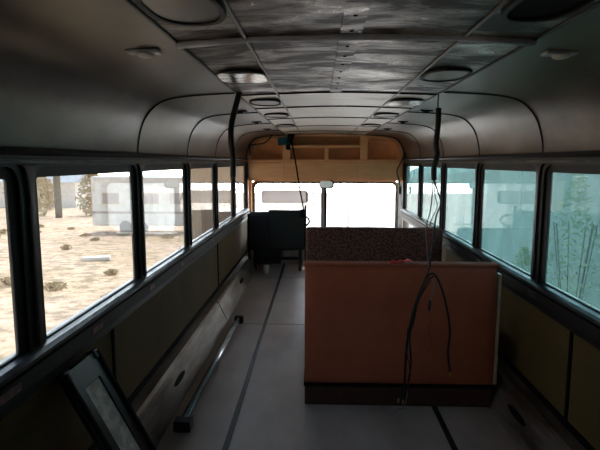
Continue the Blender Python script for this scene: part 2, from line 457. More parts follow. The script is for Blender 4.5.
# ribs across the coves at every pillar, and across the centre at the sheet joints
def arc_tube(name, y, prof, r, material, drop=0.004):
    return tube(name, [(x, y, z-drop) for x, z in prof], r, material, ceil, sides=6, smooth=False)
for y in PILLARS[BAY0+2:]:
    for s in (-1, 1):
        arc_tube('cove_rib', y, [(s*(x-.001), z) for x, z in HALF], .004, M['dark_trim'])
for y in SEAM_Y[3:-1]:
    arc_tube('sheet_joint', y, [(x, z) for x, z in CEN]+[(-x, z) for x, z in CEN[::-1][1:]], .005, M['dark_trim'], .006)
cr = [(-.62, 1.876)]+[(-x, z) for x, z in CEN]
rib_pts = [(-.56, 1.870), (-.38, 1.883), (-.33, 1.888), (0, 1.892), (.33, 1.888), (.38, 1.883), (.56, 1.870)]
arc_tube('roof_rib', 1.63, rib_pts, .012, M['rib'], .002)
# centre strap of rivets
for y0, y1 in ((1.66, 2.88), (-.3, 1.6)):
    st = box('rivet_strap', (-.045, .02, y0, y1, 1.889, 1.896), M['ceiling'], ceil)
    bm = bmesh.new()
    k = y0+.1
    while k < y1:
        ellipsoid(bm, (-.0125, k, 1.889), (.007, .007, .003), 8, 6); k += .16
    rv = link('rivet', bm, M['black'], st, smooth=True); rv['kind'] = 'stuff'

# side walls
def side_plate(sx):
    s = sx
    holes = []
    for a, b in list(zip(PILLARS, PILLARS[1:]))[(0 if s < 0 else 1):]:
        holes.append(rrect(a+.045, b-.045, .815, 1.485, .07, 6, (.15, .15, 1, 1)))
    outer = [(Y_BACK, .69), (Y_END, .69), (Y_END, 1.545), (Y_BACK, 1.545)]
    return plate('wall_left' if s < 0 else 'wall_right', outer, holes, .012, lambda u, v, w: (s*(1.115+.006)+w, u, v), M['dark_trim'])

walls = {}
for s in (-1, 1):
    w = side_plate(s); w['kind'] = 'structure'; walls[s] = w
    # outer skin below and above the glass
    door = (s > 0)
    yb = 5.32 if door else Y_FRONT
    box('outer_skin', [(s*1.15, s*1.2, Y_BACK, yb, -.05, .82), (s*1.15, s*1.2, Y_BACK, Y_FRONT, 1.48, 1.56)], M['white'], w)
    box('light_block_panel', (s*1.128, s*1.19, Y_BACK, PILLARS[0 if s < 0 else 1]-.0, .8, 1.5), M['dark_trim'], w)  # bays out of view, closed to keep light off the near roof
    for y in PILLARS:
        box('window_post', (s*1.137, s*1.155, y-.035, y+.035, .82, 1.48), M['rubber'], w, bevel=.006)
    # panels below the sill
    cuts = [Y_BACK, -.30, 2.36, 5.0, 7.2] if s < 0 else [Y_BACK, -.30, 2.38, 5.0, 5.3]
    for a, b in zip(cuts, cuts[1:]):
        box('wall_panel', (s*1.125, s*1.15, a+.008, b-.008, .215, .70), M['ribbed'] , w, bevel=.003)
        bm = bmesh.new(); add_box(bm, s*1.117, s*1.13, b-.014, b+.012, .2, .70)
        link('panel_joint', bm, M['black'], w, bevel=.003)
    box('wall_foot_strip', (s*1.118, s*1.15, Y_BACK, cuts[-1], .19, .235), M['black'], w)
    # sill: ledge, face and lower bead
    e = Y_END
    prof = [(1.148, .842), (1.10, .836), (1.082, .826), (1.082, .812), (1.10, .806), (1.10, .80), (1.148, .80)]
    sweep_y('sill_ledge', [(s*x, z) for x, z in prof], Y_BACK, e, M['worn_ledge'], w)
    prof = [(1.12, .80), (1.088, .795), (1.088, .735), (1.10, .725), (1.12, .725)]
    sweep_y('sill_face', [(s*x, z) for x, z in prof], Y_BACK, e, M['rubber'], w)
    prof = [(1.13, .725), (1.104, .722), (1.104, .695), (1.13, .69)]
    sweep_y('sill_lower_bead', [(s*x, z) for x, z in prof], Y_BACK, e, M['dark_trim'], w)
    # header steps above the glass
    prof = [(1.135, 1.552), (1.105, 1.55), (1.10, 1.535), (1.112, 1.522), (1.135, 1.52)]
    sweep_y('header_bead', [(s*x, z) for x, z in prof], Y_BACK, e, M['rubber'], w)
    prof = [(1.14, 1.512), (1.108, 1.508), (1.108, 1.498), (1.14, 1.494)]
    sweep_y('header_bead', [(s*x, z) for x, z in prof], Y_BACK, e, M['worn_ledge'], w)
    for y in PILLARS[1:]:                       # raised fillet down each pillar that widens under the header
        bm = bmesh.new()
        xo = s*1.114
        pts = [(y-.055, 1.49), (y-.03, 1.475), (y-.017, 1.44), (y-.012, 1.38), (y-.012, .845), (y+.012, .845), (y+.012, 1.38), (y+.017, 1.44), (y+.03, 1.475), (y+.055, 1.49)]
        f1 = [bm.verts.new((xo, a, b)) for a, b in pts]; f2 = [bm.verts.new((xo-s*.012, a, b)) for a, b in pts]
        bm.faces.new(f1); bm.faces.new(f2[::-1])
        for i in range(len(pts)):
            j = (i+1) % len(pts); bm.faces.new((f1[i], f1[j], f2[j], f2[i]))
        link('pillar_fillet', bm, M['dark_trim'], w, bevel=.003)
    wear = [(1.47, .14), (2.12, .11), (2.86, .09), (3.53, .08), (4.6, .1)] if s < 0 else [(2.76, .10), (3.68, .08), (4.3, .16), (1.9, .1)]
    for y, l in wear:
        box('worn_bracket', (s*1.084, s*1.092, y-l/2, y+l/2, .752, .782), M['rust' if s < 0 else 'worn_ledge'], w, bevel=.003)

# windows
n_win = 0
def window(s, a, b):
    global n_win
    n_win += 1
    o = empty('window_%d' % n_win, (s*1.136, (a+b)/2, 1.15), kind='structure')
    h = (b-a)/2
    outer = rrect(-(h-.03), h-.03, -.345, .345, .02, 4)
    inner = rrect(-(h-.078), h-.092, -.305, .295, .012, 3)
    plate('frame', outer, [inner], .014, lambda u, v, w_: (w_, u, v), M['rubber'], o)
    bm = bmesh.new(); add_box(bm, -.003, .003, -(h-.07), h-.075, -.31, .30)
    link('pane', bm, M['clear' if s < 0 else 'teal'], o)
    return o
for s in (-1, 1):
    for a, b in list(zip(PILLARS, PILLARS[1:]))[(0 if s < 0 else 1):]: window(s, a, b)

# right front door: lower glass under the sill line and its rails
dr = empty('door_1', (1.15, 6.26, 0), kind='structure')
box('door_skin', [(-.01, .05, -.94, .94, -.05, .42), (-.01, .05, -.94, -.88, .42, .80), (-.01, .05, .88, .94, .42, .80), (-.01, .05, -.03, .03, .42, .80)], M['white_front'], dr, bevel=.004)
for yc in (-.455, .455):
    bm = bmesh.new(); add_box(bm, .018, .024, yc-.43, yc+.43, .415, .805); link('door_pane', bm, M['wscreen'], dr)
tube('grab_rail', [(-.06, -.85, .74), (-.06, .45, .40)], .012, M['dark_steel'], dr, smooth=False)
for y, z in ((-.85, .74), (.45, .40)): box('rail_foot', (-.07, 0.0, y-.015, y+.015, z-.02, z+.02), M['dark_steel'], dr)

# heater duct covers along both walls
for s in (-1, 1):
    prof = [(1.149, .20), (1.055, .195), (1.035, .182), (.965, .03), (.958, .012), (.955, .0005), (1.149, .0005)]
    d = sweep_y('baseboard_left' if s < 0 else 'baseboard_right', [(s*x, z) for x, z in prof], Y_BACK, 6.9 if s < 0 else 5.2, M['duct'], bevel=.004)
    d['kind'] = 'structure'
    for y in ([-.6, 2.0, 4.55] if s < 0 else [-.6, 2.0, 4.55]):
        pr2 = [(x-.002, z+.002) for x, z in prof[1:5]]
        tube('duct_joint', [(s*x, y, z) for x, z in pr2], .003, M['dark_trim'], d, sides=6, smooth=False)
    for y in ([3.07, 5.75] if s < 0 else [2.66]):
        nrmv = Vector((-s*.91, 0, .42)); c = Vector((s*1.0, y, .106))
        bm = bmesh.new(); t = Vector((s*.42, 0, .91))
        lo = [bm.verts.new(c+nrmv*.004+t*.018*math.sin(a*math.pi/10)+Vector((0, .12, 0))*math.cos(a*math.pi/10)) for a in range(20)]
        hi = [bm.verts.new(v.co-nrmv*.012) for v in lo]
        bm.faces.new(lo); bm.faces.new(hi[::-1])
        for i in range(20): bm.faces.new((lo[i], lo[(i+1) % 20], hi[(i+1) % 20], hi[i]))
        link('vent_slot', bm, M['black'], d)

# floor tracks with seam lips
for i, x in enumerate((-.59, .615)):
    t = box('trim_%d' % (i+1), (x-.016, x+.016, Y_BACK, 7.3, .0005, .006), M['floor_trim'], bevel=.002); t['kind'] = 'structure'
for i, y in enumerate((.4, 2.1, 4.5, 6.4)):          # cross joints of the floor sheets
    t = box('trim_%d' % (i+3), (-.955, .955, y-.003, y+.003, .0003, .0015), M['floor_trim']); t['kind'] = 'structure'

# rear wall, with an unseen window added to light the near end
ADDED_REAR = [(-.45, .45)]
rw = plate('wall_rear', [(-1.2, -.08), (1.2, -.08), (1.2, 2.0), (-1.2, 2.0)], [rrect(a, b, .85, 1.52, .06, 5) for a, b in ADDED_REAR], .06,
           lambda u, v, w_: (u, Y_BACK-.03+w_, v), M['dark_trim']); rw['kind'] = 'structure'
for a, b in ADDED_REAR:
    n_win += 1
    q = empty('window_%d' % n_win, ((a+b)/2, Y_BACK-.03, 1.185), kind='structure'); h = (b-a)/2
    plate('frame', rrect(-h, h, -.335, .335, .06, 5), [rrect(-h+.03, h-.03, -.305, .305, .04, 5)], .05, lambda u, v, w_: (u, w_, v), M['rubber'], q)
    bm = bmesh.new(); add_box(bm, -h+.025, h-.025, -.003, .003, -.31, .31); link('pane', bm, M['clear'], q)

# ---------------------------------------------------------------- front of the bus
front = box('wall_front', [(-1.15, 1.15, 7.62, 7.7, -.08, .43), (-1.2, 1.2, 7.46, 7.7, 1.22, 2.0),
                          (-1.2, -1.10, 7.46, 7.7, .43, 1.22)], M['tan'], bevel=.004)
front['kind'] = 'structure'
# left front corner: tan quarter wall; right: a quarter window
box('corner_panel', (-1.2, -1.125, 7.19, 7.5, 0, 1.55), M['tan'], front, bevel=.004)
box('corner_post', (1.12, 1.2, 7.165, 7.225, .0, 1.55), M['white_front'], front, bevel=.006)
box('corner_post', (1.105, 1.19, 7.60, 7.68, .0, 1.25), M['steel'], front, bevel=.012)
box('corner_panel', (1.15, 1.2, 7.22, 7.62, 1.2, 1.55), M['tan'], front, bevel=.004)
box('corner_panel', (1.15, 1.2, 7.22, 7.62, -.05, .4), M['white_front'], front, bevel=.004)
n_win += 1
qw = empty('window_%d' % n_win, (1.175, 7.41, .8), kind='structure')
bm = bmesh.new(); add_box(bm, -.003, .003, -.19, .195, -.41, .41); link('pane', bm, M['wscreen'], qw)

# windscreen
n_win += 1
ws = empty('window_%d' % n_win, (0, 7.64, .8), kind='structure')
outer = rrect(-1.115, 1.12, -.40, .43, .10, 7)
holes = [rrect(-1.07, -.045, -.37, .39, .085, 7, (1, 0.2, .2, 1)), rrect(.012, 1.085, -.37, .39, .085, 7, (.2, 1, 1, .2))]
plate('frame', outer, holes, .05, lambda u, v, w_: (u, w_, v), M['cream'], ws)
for a, b in ((-1.08, -.03), (.0, 1.095)):
    bm = bmesh.new(); add_box(bm, a, b, .0, .006, -.38, .40); link('pane', bm, M['wscreen'], ws)
outer2 = rrect(-1.078, -.04, -.378, .398, .088, 7, (1, .2, .2, 1)); inner2 = rrect(-1.062, -.052, -.36, .378, .08, 7, (1, .2, .2, 1))
plate('gasket', outer2, [inner2], .014, lambda u, v, w_: (u, w_-.028, v), M['rubber'], ws)
outer2 = rrect(.006, 1.092, -.378, .398, .088, 7, (.2, 1, 1, .2)); inner2 = rrect(.018, 1.076, -.36, .378, .08, 7, (.2, 1, 1, .2))
plate('gasket', outer2, [inner2], .014, lambda u, v, w_: (u, w_-.028, v), M['rubber'], ws)
box('centre_bar', (-.05, .0, -.05, .02, -.38, .40), M['alu'], ws, bevel=.01)
box('bar_gasket', (.0, .034, -.045, .02, -.38, .40), M['black'], ws, bevel=.006)
# dashboard
db = empty('dashboard', (0, 7.375, 0), 'low dark dashboard ledge under the windscreen', 'dashboard')
box('dash_top', (-1.1, .95, -.02, .27, .40, .43), M['dash'], db, bevel=.01)
box('dash_face', (-1.1, .95, .0, .27, .0, .40), M['dash'], db, bevel=.01)
box('instrument_hood', (-.62, -.12, .02, .2, .43, .50), M['black'], db, bevel=.03)

# overhead cabinet above the windscreen
oc = empty('overhead_cabinet', (0, 7.2, 0), 'tan moulded overhead compartment with open pigeonholes above the windscreen', 'overhead cabinet')
inset = [(x-.012, z-.010) for x, z in HALF[:-1]]+[(x, z-.012) for x, z in CEN]
arch = [(1.113, 1.262), (1.113, 1.5)]+inset+[(-x, z) for x, z in inset[::-1][1:]]+[(-1.113, 1.5), (-1.113, 1.262)]
cove_hole = [(.60, 1.535), (.60, 1.80), (.62, 1.825), (.70, 1.835), (.82, 1.825), (.92, 1.80), (.99, 1.755), (1.035, 1.69), (1.05, 1.62), (1.045, 1.55), (1.03, 1.535)]
holes = [rrect(-.50, .50, 1.735, 1.868, .012, 3), rrect(-.50, -.005, 1.535, 1.70, .012, 3), rrect(.045, .50, 1.535, 1.70, .012, 3),
         cove_hole, [(-x, z) for x, z in cove_hole[::-1]]]
plate('face', arch, holes, .025, lambda u, v, w_: (u, w_, v), M['tan'], oc, bevel=.003)
box('back_board', (-1.10, 1.10, .235, .255, 1.25, 1.88), M['tan'], oc)
box('shelf', [(-.56, .56, .0, .235, 1.70, 1.735), (-1.1, 1.1, .0, .235, 1.50, 1.535)], M['tan'], oc, bevel=.004)
box('soffit', (-1.11, 1.11, -.01, .27, 1.245, 1.265), M['tan'], oc, bevel=.004)
box('divider', (.005, .045, .0, .235, 1.535, 1.70), M['cream'], oc, bevel=.004)
for s in (-1, 1): box('divider', (s*.50, s*.56, .0, .235, 1.5, 1.87), M['tan'], oc, bevel=.004)
box('shelf_lip', (-1.09, 1.09, -.026, -.012, 1.508, 1.530), M['tan'], oc, bevel=.004)
for a, b in ((-1.09, -.585), (-.575, .465), (.475, 1.09)):
    box('cupboard_door', (a, b, -.024, -.012, 1.275, 1.492), M['tan_panel'], oc, bevel=.004)
for s in (-1, 1):                                # curved lining inside the rounded end niches
    bm = bmesh.new(); rows = []
    for k in range(7):
        t = k/6
        sc_ = 1-.35*(1-math.cos(t*math.pi/2)); dy = .20*math.sin(t*math.pi/2)
        rows.append([bm.verts.new((s*(.80+(x-.80)*sc_*1.01), .012+dy, 1.66+(z-1.66)*sc_*1.01)) for x, z in cove_hole])
    for a, b in zip(rows, rows[1:]):
        for i in range(len(a)): j = (i+1) % len(a); bm.faces.new((a[i], a[j], b[j], b[i]))
    bm.faces.new(rows[-1])
    nl = link('niche_lining', bm, M['tan'], oc, smooth=True)
    tube('niche_rim', [(s*x, -.014, z) for x, z in cove_hole[1:-1]], .010, M['tan'], oc, sides=8)

# ---------------------------------------------------------------- roof fittings
def oval_pts(rx, ry, n=36, p=2.6):
    out = []
    for k in range(n):
        a = 2*math.pi*k/n; c, s_ = math.cos(a), math.sin(a)
        out.append((rx*math.copysign(abs(c)**(2/p), c), ry*math.copysign(abs(s_)**(2/p), s_)))
    return out
def port(x, y, label, state):
    o = empty('ceiling_port', (x, y, 1.886-.005), label, 'ceiling port')
    rx, ry = .098, .15
    plate('rim', oval_pts(rx, ry), [oval_pts(rx-.012, ry-.012)], .010, lambda u, v, w_: (u, v, w_-.004), M['rubber'], o, bevel=.002)
    if state == 'open':
        plate('recess', oval_pts(rx-.012, ry-.012), [], .003, lambda u, v, w_: (u, v, w_), M['black'], o)
    elif state == 'cover':
        plate('cover', oval_pts(rx-.014, ry-.014), [], .005, lambda u, v, w_: (u, v, w_-.003), M['cove'], o, bevel=.001)
    else:
        plate('lamp_plate', oval_pts(rx+.006, ry-.03, 24, 5), [], .006, lambda u, v, w_: (u, v, w_-.011), M['plate'], o)
    return o
rows_y = [1.27, 2.27, 3.25, 4.15, 5.3]
states_l = ['cover', 'plate', 'cover', 'cover', 'cover']
states_r = ['open', 'cover', 'plate', 'cover', 'cover']
lab_l = ['left roof port nearest the camera, dark grey cover with black rim', 'bright bare metal plate hanging in the second left roof port',
         'third left roof port back from the windscreen end, behind the bright plate', 'fourth left roof port, a flat grey oval with thin rim', 'left roof port nearest the overhead compartment']
lab_r = ['open black hole in the roof, nearest on the right', 'grey oval cover with black rim beside the hanging right cable', 'pale worn plate in the right roof row, past the hanging cable',
         'right roof port between the pale plate and the last oval', 'right roof port nearest the overhead compartment']
for y, a, b, la, lb in zip(rows_y, states_l, states_r, lab_l, lab_r):
    port(-.445, y, la, a); port(.445, y, lb, b)
# small marker lamps in the curved roof
def roof_lamp(x, y, label, big=True):
    o = empty('roof_lamp', (x, y, 1.8745), label, 'roof lamp')
    box('base_plate', (-.055, .055, -.025, .025, -.012, 0), M['rib'], o, bevel=.004)
    bm = bmesh.new(); ellipsoid(bm, (.005, 0, -.014), (.03, .03, .012)); link('lens', bm, M['white'], o, smooth=True)
    return o
roof_lamp(-.70, 1.73, 'small white roof lamp high on the left curved panel')
roof_lamp(.715, 1.80, 'small white roof lamp high on the right curved panel')
def clip(x, y, label):
    o = empty('roof_clip', (x, y, 1.8745), label, 'roof clip')
    box('clip_body', (-.045, .045, -.03, .03, -.010, 0), M['dark_steel'], o, bevel=.004)
    box('clip_tongue', (-.02, .02, -.015, .015, -.018, -.008), M['black'], o, bevel=.004)
for s, side in ((-1, 'left'), (1, 'right')):
    for y, w_ in ((3.75, 'nearest'), (4.75, 'middle'), (5.75, 'farthest')):
        clip(s*.68, y, '%s of three dark metal clips on the %s curved roof panel' % (w_, side))

# ---------------------------------------------------------------- benches
def bench(name, y, x0, x1, facing, label, front_mat):
    """facing +1: back panel towards the camera, seat beyond it"""
    o = empty(name, (x0, y, 0), label, 'bench')
    w = x1-x0; f = facing
    def bx(n, a, b, c, d, e, g, mt, bevel=.006):
        ys = sorted((f*c, f*d)); return box(n, (a, b, ys[0], ys[1], e, g), mt, o, bevel)
    return o, w, bx
o, w, bx = bench('dinette_bench', 2.95, -.185, .985, 1, 'red-brown vinyl backed bench nearest the camera, on a brown base', None)
bx('base', 0, w-.02, .0, .55, 0.0, .125, M['base_brown'], .008)
bx('base_strip', -.006, w-.01, -.008, .5, .125, .145, M['black'], .003)
# back panel as a slightly puckered vinyl sheet over a board
bm = bmesh.new(); nx, nz_ = 48, 32; grid = []
for j in range(nz_+1):
    row = []
    for i in range(nx+1):
        u, v = i/nx, j/nz_
        wr = .004*noise.noise(Vector((u*3, v*5, 1.3)))+.003*math.exp(-((v-.1-.12*u)/.05)**2)
        edge = min(u, 1-u, v, 1-v)
        row.append(bm.verts.new((u*(w-.015), .035*v-.004-wr if edge > 0 else .035*v+.004, .146+v*.73)))
    grid.append(row)
for j in range(nz_):
    for i in range(nx): bm.faces.new((grid[j][i], grid[j][i+1], grid[j+1][i+1], grid[j+1][i]))
link('back_panel', bm, M['vinyl'], o, smooth=True)
bm = bmesh.new()
vs = add_box(bm, 0, w-.015, .006, .06, .146, .876)
for v in vs:
    if v.co.z > .5: v.co.y += .034
link('back_board', bm, M['vinyl_dark'], o, bevel=.004)
box('top_rim', (-.008, w, .012, .105, .874, .894), M['vinyl_dark'], o, bevel=.008)
bm = bmesh.new(); vs = add_box(bm, w-.016, w+.001, -.006, .055, .15, .83)
for v in vs:
    if v.co.z > .5: v.co.y += .034; v.co.x += .014
link('edge_strip', bm, M['cream'], o, bevel=.003)
box('seat_box', (.01, w-.03, .07, .55, .125, .36), M['vinyl_dark'], o, bevel=.006)
box('seat_cushion', (.005, w-.02, .1, .60, .36, .46), M['fabric'], o, bevel=.03)
box('backrest_cushion', (.005, w-.02, .10, .20, .45, .85), M['fabric'], o, bevel=.03)

o, w, bx = bench('dinette_bench', 4.72, -.215, 1.055, -1, 'mottled brown fabric bench, facing the camera behind the red-brown one', None)
def soft(name, x0, x1, y0, y1, z0, z1, material, parent, r=.035, amp=.005):
    bm = bmesh.new(); add_box(bm, x0, x1, y0, y1, z0, z1)
    bmesh.ops.bevel(bm, geom=bm.edges[:], offset=r, segments=4, profile=.6, affect='EDGES')
    ed = [e_ for e_ in bm.edges if e_.calc_length() > .12]
    bmesh.ops.subdivide_edges(bm, edges=ed, cuts=10, use_grid_fill=True)
    for v in bm.verts: v.co += Vector((noise.noise(v.co*6), noise.noise(v.co*6+Vector((5, 0, 0))), noise.noise(v.co*5+Vector((0, 9, 0)))))*amp
    return link(name, bm, material, parent, smooth=True)
soft('backrest_cushion', 0, w, -.10, .02, .42, .888, M['fabric'], o, .03)
box('back_board', (.01, w-.01, .02, .05, .0, .86), M['vinyl_dark'], o, bevel=.004)
box('seat_box', (.02, w-.02, -.55, -.02, .0, .34), M['vinyl_dark'], o, bevel=.006)
soft('seat_cushion', .005, w-.005, -.60, -.08, .34, .45, M['fabric'], o, .04)
# chrome stanchion at the aisle end of the door
tp = empty('stanchion_post', (1.085, 4.84, .0), 'pale upright metal post at the window end of the brown fabric bench', 'post')
tube('post', [(0, 0, .2), (0, 0, .80)], .014, M['steel'], tp, smooth=False, sides=12)
box('foot_plate', (-.03, .03, -.03, .03, .19, .206), M['steel'], tp, bevel=.003)

# red cloth lying over the near bench's top
bm = bmesh.new(); nx, ny = 14, 6; g = []
for j in range(ny+1):
    row = []
    for i in range(nx+1):
        u, v = i/nx, j/ny
        x = .33+.13*u; hgt = .902+.010*math.sin(u*9)**2*v + .012*u*(1-v)
        y = 2.975+.07*v*(0.5+.5*u)
        row.append(bm.verts.new((x, y, hgt-.004*(1-u))))
    g.append(row)
for j in range(ny):
    for i in range(nx): bm.faces.new((g[j][i], g[j][i+1], g[j+1][i+1], g[j+1][i]))
rc = link('red_cloth', bm, M['red_cloth'], smooth=True)
sd = rc.modifiers.new('thick', 'SOLIDIFY'); sd.thickness = .004
tag(rc, 'scrap of bright red cloth on the top edge of the near bench', 'cloth')

# ---------------------------------------------------------------- driver's seat
ds = empty('driver_seat', (-.655, 6.72, 0), 'wide dark green and navy seat seen from behind, below the windscreen', 'seat')
soft('backrest', -.375, .375, .0, .11, .30, .825, M['seat_vinyl'], ds, .035)
box('back_shell', (-.37, -.12, -.02, .0, .34, .79), M['seat_blue'], ds, bevel=.01)
box('back_shell', (-.11, .37, -.02, .0, .34, .79), M['seat_vinyl'], ds, bevel=.01)
soft('headrest', -.12, .34, .01, .10, .79, .85, M['seat_vinyl'], ds, .028)
soft('seat_cushion', -.36, .36, .10, .60, .30, .42, M['seat_blue'], ds, .04)
box('seat_box', (-.33, .05, .05, .55, .10, .30), M['seat_blue'], ds, bevel=.01)
for x in (-.31, .31):
    for y in (.08, .5): box('leg', (x-.018, x+.018, y-.018, y+.018, 0, .30), M['dark_steel'], ds, bevel=.004)
for dd in ((-.40, -.372, .0, .06, .05, .80), (.375, .40, .0, .06, .02, .92)): box('side_frame', dd, M['black'], ds, bevel=.008)
box('cross_bar', (-.31, .31, .05, .08, .16, .20), M['dark_steel'], ds, bevel=.004)
# steering wheel
sw = empty('steering_wheel', (-.45, 7.10, .66), 'black steering wheel behind the driver seat, seen in the right window reflection', 'steering wheel')
sw.rotation_euler = (math.radians(20), 0, 0)
bm = bmesh.new()
add_tube(bm, [(.23*math.cos(a*math.pi/20), .23*math.sin(a*math.pi/20), 0) for a in range(41)], .013, 8, smooth=False, caps=False)
link('rim', bm, M['black'], sw, smooth=True)
for a in (90, 210, 330):
    r = math.radians(a); tube('spoke', [(0, 0, -.02), (.225*math.cos(r), .225*math.sin(r), 0)], .009, M['dark_steel'], sw, smooth=False)
tube('column', [(0, 0, 0), (0, -.02, -.2)], .028, M['black'], sw, smooth=False, sides=12)

# interior mirror on the centre bar
im = empty('rear_view_mirror', (0.03, 7.5, 1.172), 'small rounded interior mirror fixed to the centre bar of the windscreen', 'mirror', rz=math.radians(-25))
plate('mirror_shell', oval_pts(.115, .062, 32, 3.2), [], .02, lambda u, v, w_: (u, w_, v), M['dark_steel'], im, bevel=.006)
plate('mirror_face', oval_pts(.104, .052, 32, 3.2), [], .003, lambda u, v, w_: (u, w_-.0175, v), M['mirror'], im)
tube('stem', [(-.015, .01, 0), (-.015, .07, .0), (-.015, .10, .0)], .008, M['dark_steel'], im, smooth=False)

# sun visor board hung by two bent wires
sv = empty('sun_visor', (-.59, 7.36, 1.0), 'long pale grey visor board hanging on two bent wires over the left screen', 'visor')
plate('visor_board', rrect(-.335, .335, -.10, .085, .03, 5), [], .016, lambda u, v, w_: (u, w_, v), M['visor_board'], sv, bevel=.003)
for s in (-1, 1): tube('hanger_wire', [(s*.18, .01, .05), (s*.17, .012, .11), (s*.12, .02, .19), (s*.11, .02, .24)], .005, M['steel'], sv)
box('end_cap', (.315, .345, -.012, .012, -.085, .07), M['dash'], sv, bevel=.006)

# black clamp and strap under the overhead cabinet
hs = empty('hanging_strap', at_y(291, 135, 6.95), 'black strap hanging from a clamp with a teal block before the windscreen', 'strap')
L = hs.location.copy()
def loc(u, v, y): return at_y(u, v, y)-L
bm = bmesh.new()
vs = add_box(bm, -.045, .045, -.04, .04, -.13, .05, mtx=Matrix.Rotation(math.radians(18), 4, 'Y'))
link('clamp', bm, M['black'], hs, bevel=.015)
bm = bmesh.new(); vs = add_box(bm, -.13, .03, -.04, .04, -.06, .05, mtx=Matrix.Rotation(math.radians(-8), 4, 'Y') @ Matrix.Translation((-.06, 0, -.06)))
link('teal_block', bm, M['teal_plastic'], hs, bevel=.008)
box('clamp_foot', (-.07, -.01, -.03, .03, -.20, -.12), M['black'], hs, bevel=.015)
tube('strap', [loc(292, 142, 6.95), loc(296, 165, 6.9), loc(300, 190, 6.75), loc(304, 212, 6.62), loc(306, 231, 6.56)], .010, M['black'], hs)
q = loc(303, 213, 6.62)
box('buckle', (q.x-.035, q.x+.02, q.y-.02, q.y+.02, q.z-.06, q.z+.05), M['black'], hs, bevel=.008)

# ---------------------------------------------------------------- cables
def cable_thing(name, label, cat='cable'):
    return empty(name, (0, 0, 0), label, cat)
c = empty('roof_cable', at_y(240, 91, 2.8), 'thick black corrugated cable hanging from the left roof seam')
tag(c, cat='cable'); L = c.location.copy()
tube('conduit', [loc(240, 91, 2.8)+Vector((0, 0, -.004)), loc(238, 98, 2.8), loc(232, 122, 2.8), loc(231, 140, 2.8), loc(233, 160, 2.8), loc(233, 177, 2.8)], .016, M['cable'], c, sides=10)
tube('wire', [loc(233, 176, 2.8), loc(235, 181, 2.8), loc(240, 186, 2.79), loc(236, 190, 2.8), loc(234, 186, 2.8)], .0035, M['cable'], c)
tube('wire', [loc(233, 176, 2.8), loc(232, 188, 2.81), loc(235, 200, 2.8), loc(236, 208, 2.8)], .003, M['cable'], c)

c = empty('roof_cable', at_y(438.5, 94, 2.82), 'black sleeved cable with a long loose wire bundle, hanging in front of the benches')
tag(c, cat='cable'); L = c.location.copy(); Y = 2.82
def P(*uv, y=Y): return [loc(u, v, y) for u, v in uv]
tube('thin_lead', P((438.5, 94), (438, 104), (438, 112)), .004, M['cable'], c)
tube('sleeve', P((438.5, 108), (438, 125), (436, 145), (437, 155), (434, 168), (434, 180)), .0155, M['cable'], c, sides=10)
tube('wire', P((434, 179), (438, 192), (441, 203), (436, 217), (433, 240), (430, 262), (428, 272), (421, 288), (412, 315), (407, 350), (404, 396)), .0045, M['cable'], c)
tube('wire', P((433, 179), (432, 197), (430, 212), (426, 228), (427, 250), (429, 268), (434, 286), (431, 300), (430, 312)), .003, M['wire_white'], c)
tube('wire', P((434, 180), (435, 195), (437, 207), (430, 225), (429, 248), (422, 253), (416, 256)), .0025, M['wire_red'], c)
tube('wire', P((404, 398), (406, 355), (410, 325), (418, 296), (427, 277), (434, 274), (440, 284), (446, 304), (450, 330), (448, 352), (450, 372)), .0065, M['cable'], c)
tube('wire', P((409, 330), (408, 355), (409, 380), (405, 404), (398, 410), (388, 416)), .003, M['wire_white'], c)
tube('wire', P((408, 328), (405, 360), (404, 385), (399, 401)), .003, M['cable'], c)
tube('wire', P((432, 318), (429, 330), (432, 345), (428, 352)), .002, M['wire_red'], c)
tube('wire', P((434, 276), (427, 282), (417, 305), (410, 335), (411, 362), (408, 385), (410, 398)), .0055, M['cable'], c)
tube('wire', P((431, 280), (419, 300), (413, 325), (406, 345), (410, 372), (406, 392), (403, 403)), .0035, M['dark_steel'], c)
for u, v in ((398.5, 399), (403, 400), (450, 372)):
    q = loc(u, v, Y); tube('bare_end', [q, q+Vector((0, 0, -.022))], .0045, M['copper'], c, smooth=False)
q = loc(430, 305, Y-.01); tube('plug', [q+Vector((0, 0, .025)), q+Vector((-.004, 0, -.035))], .008, M['cable'], c, smooth=False)

c = empty('wiring_loop', at_y(237.5, 155, 6.6), 'black wire bent round the left roof corner beside the overhead compartment'); tag(c, cat='cable'); L = c.location.copy()
tube('wire', [loc(u, v, 6.6) for u, v in ((238, 160), (238, 144), (243, 138), (256, 132.5), (263, 129.5), (272, 128))], .009, M['cable'], c)
c = empty('wiring_loop', at_y(250, 155, 6.95), 'lower black wire drooping across the left end of the overhead compartment'); tag(c, cat='cable'); L = c.location.copy()
tube('wire', [loc(u, v, 6.95) for u, v in ((250, 155), (250, 146), (255, 144.5), (264, 143), (270, 138), (273, 131))], .009, M['cable'], c)
c = empty('wiring_loop', at_y(405, 152, 7.12), 'black wire with a plug hanging down the right front corner post'); tag(c, cat='cable'); L = c.location.copy()
tube('wire', [loc(u, v, 7.12) for u, v in ((405, 152), (401, 162), (397, 171), (399, 180), (400, 186))], .009, M['cable'], c)
q = loc(400, 190, 7.12); tube('plug', [q+Vector((0, 0, .05)), q-Vector((0, 0, .05))], .018, M['dark_steel'], c, smooth=False)

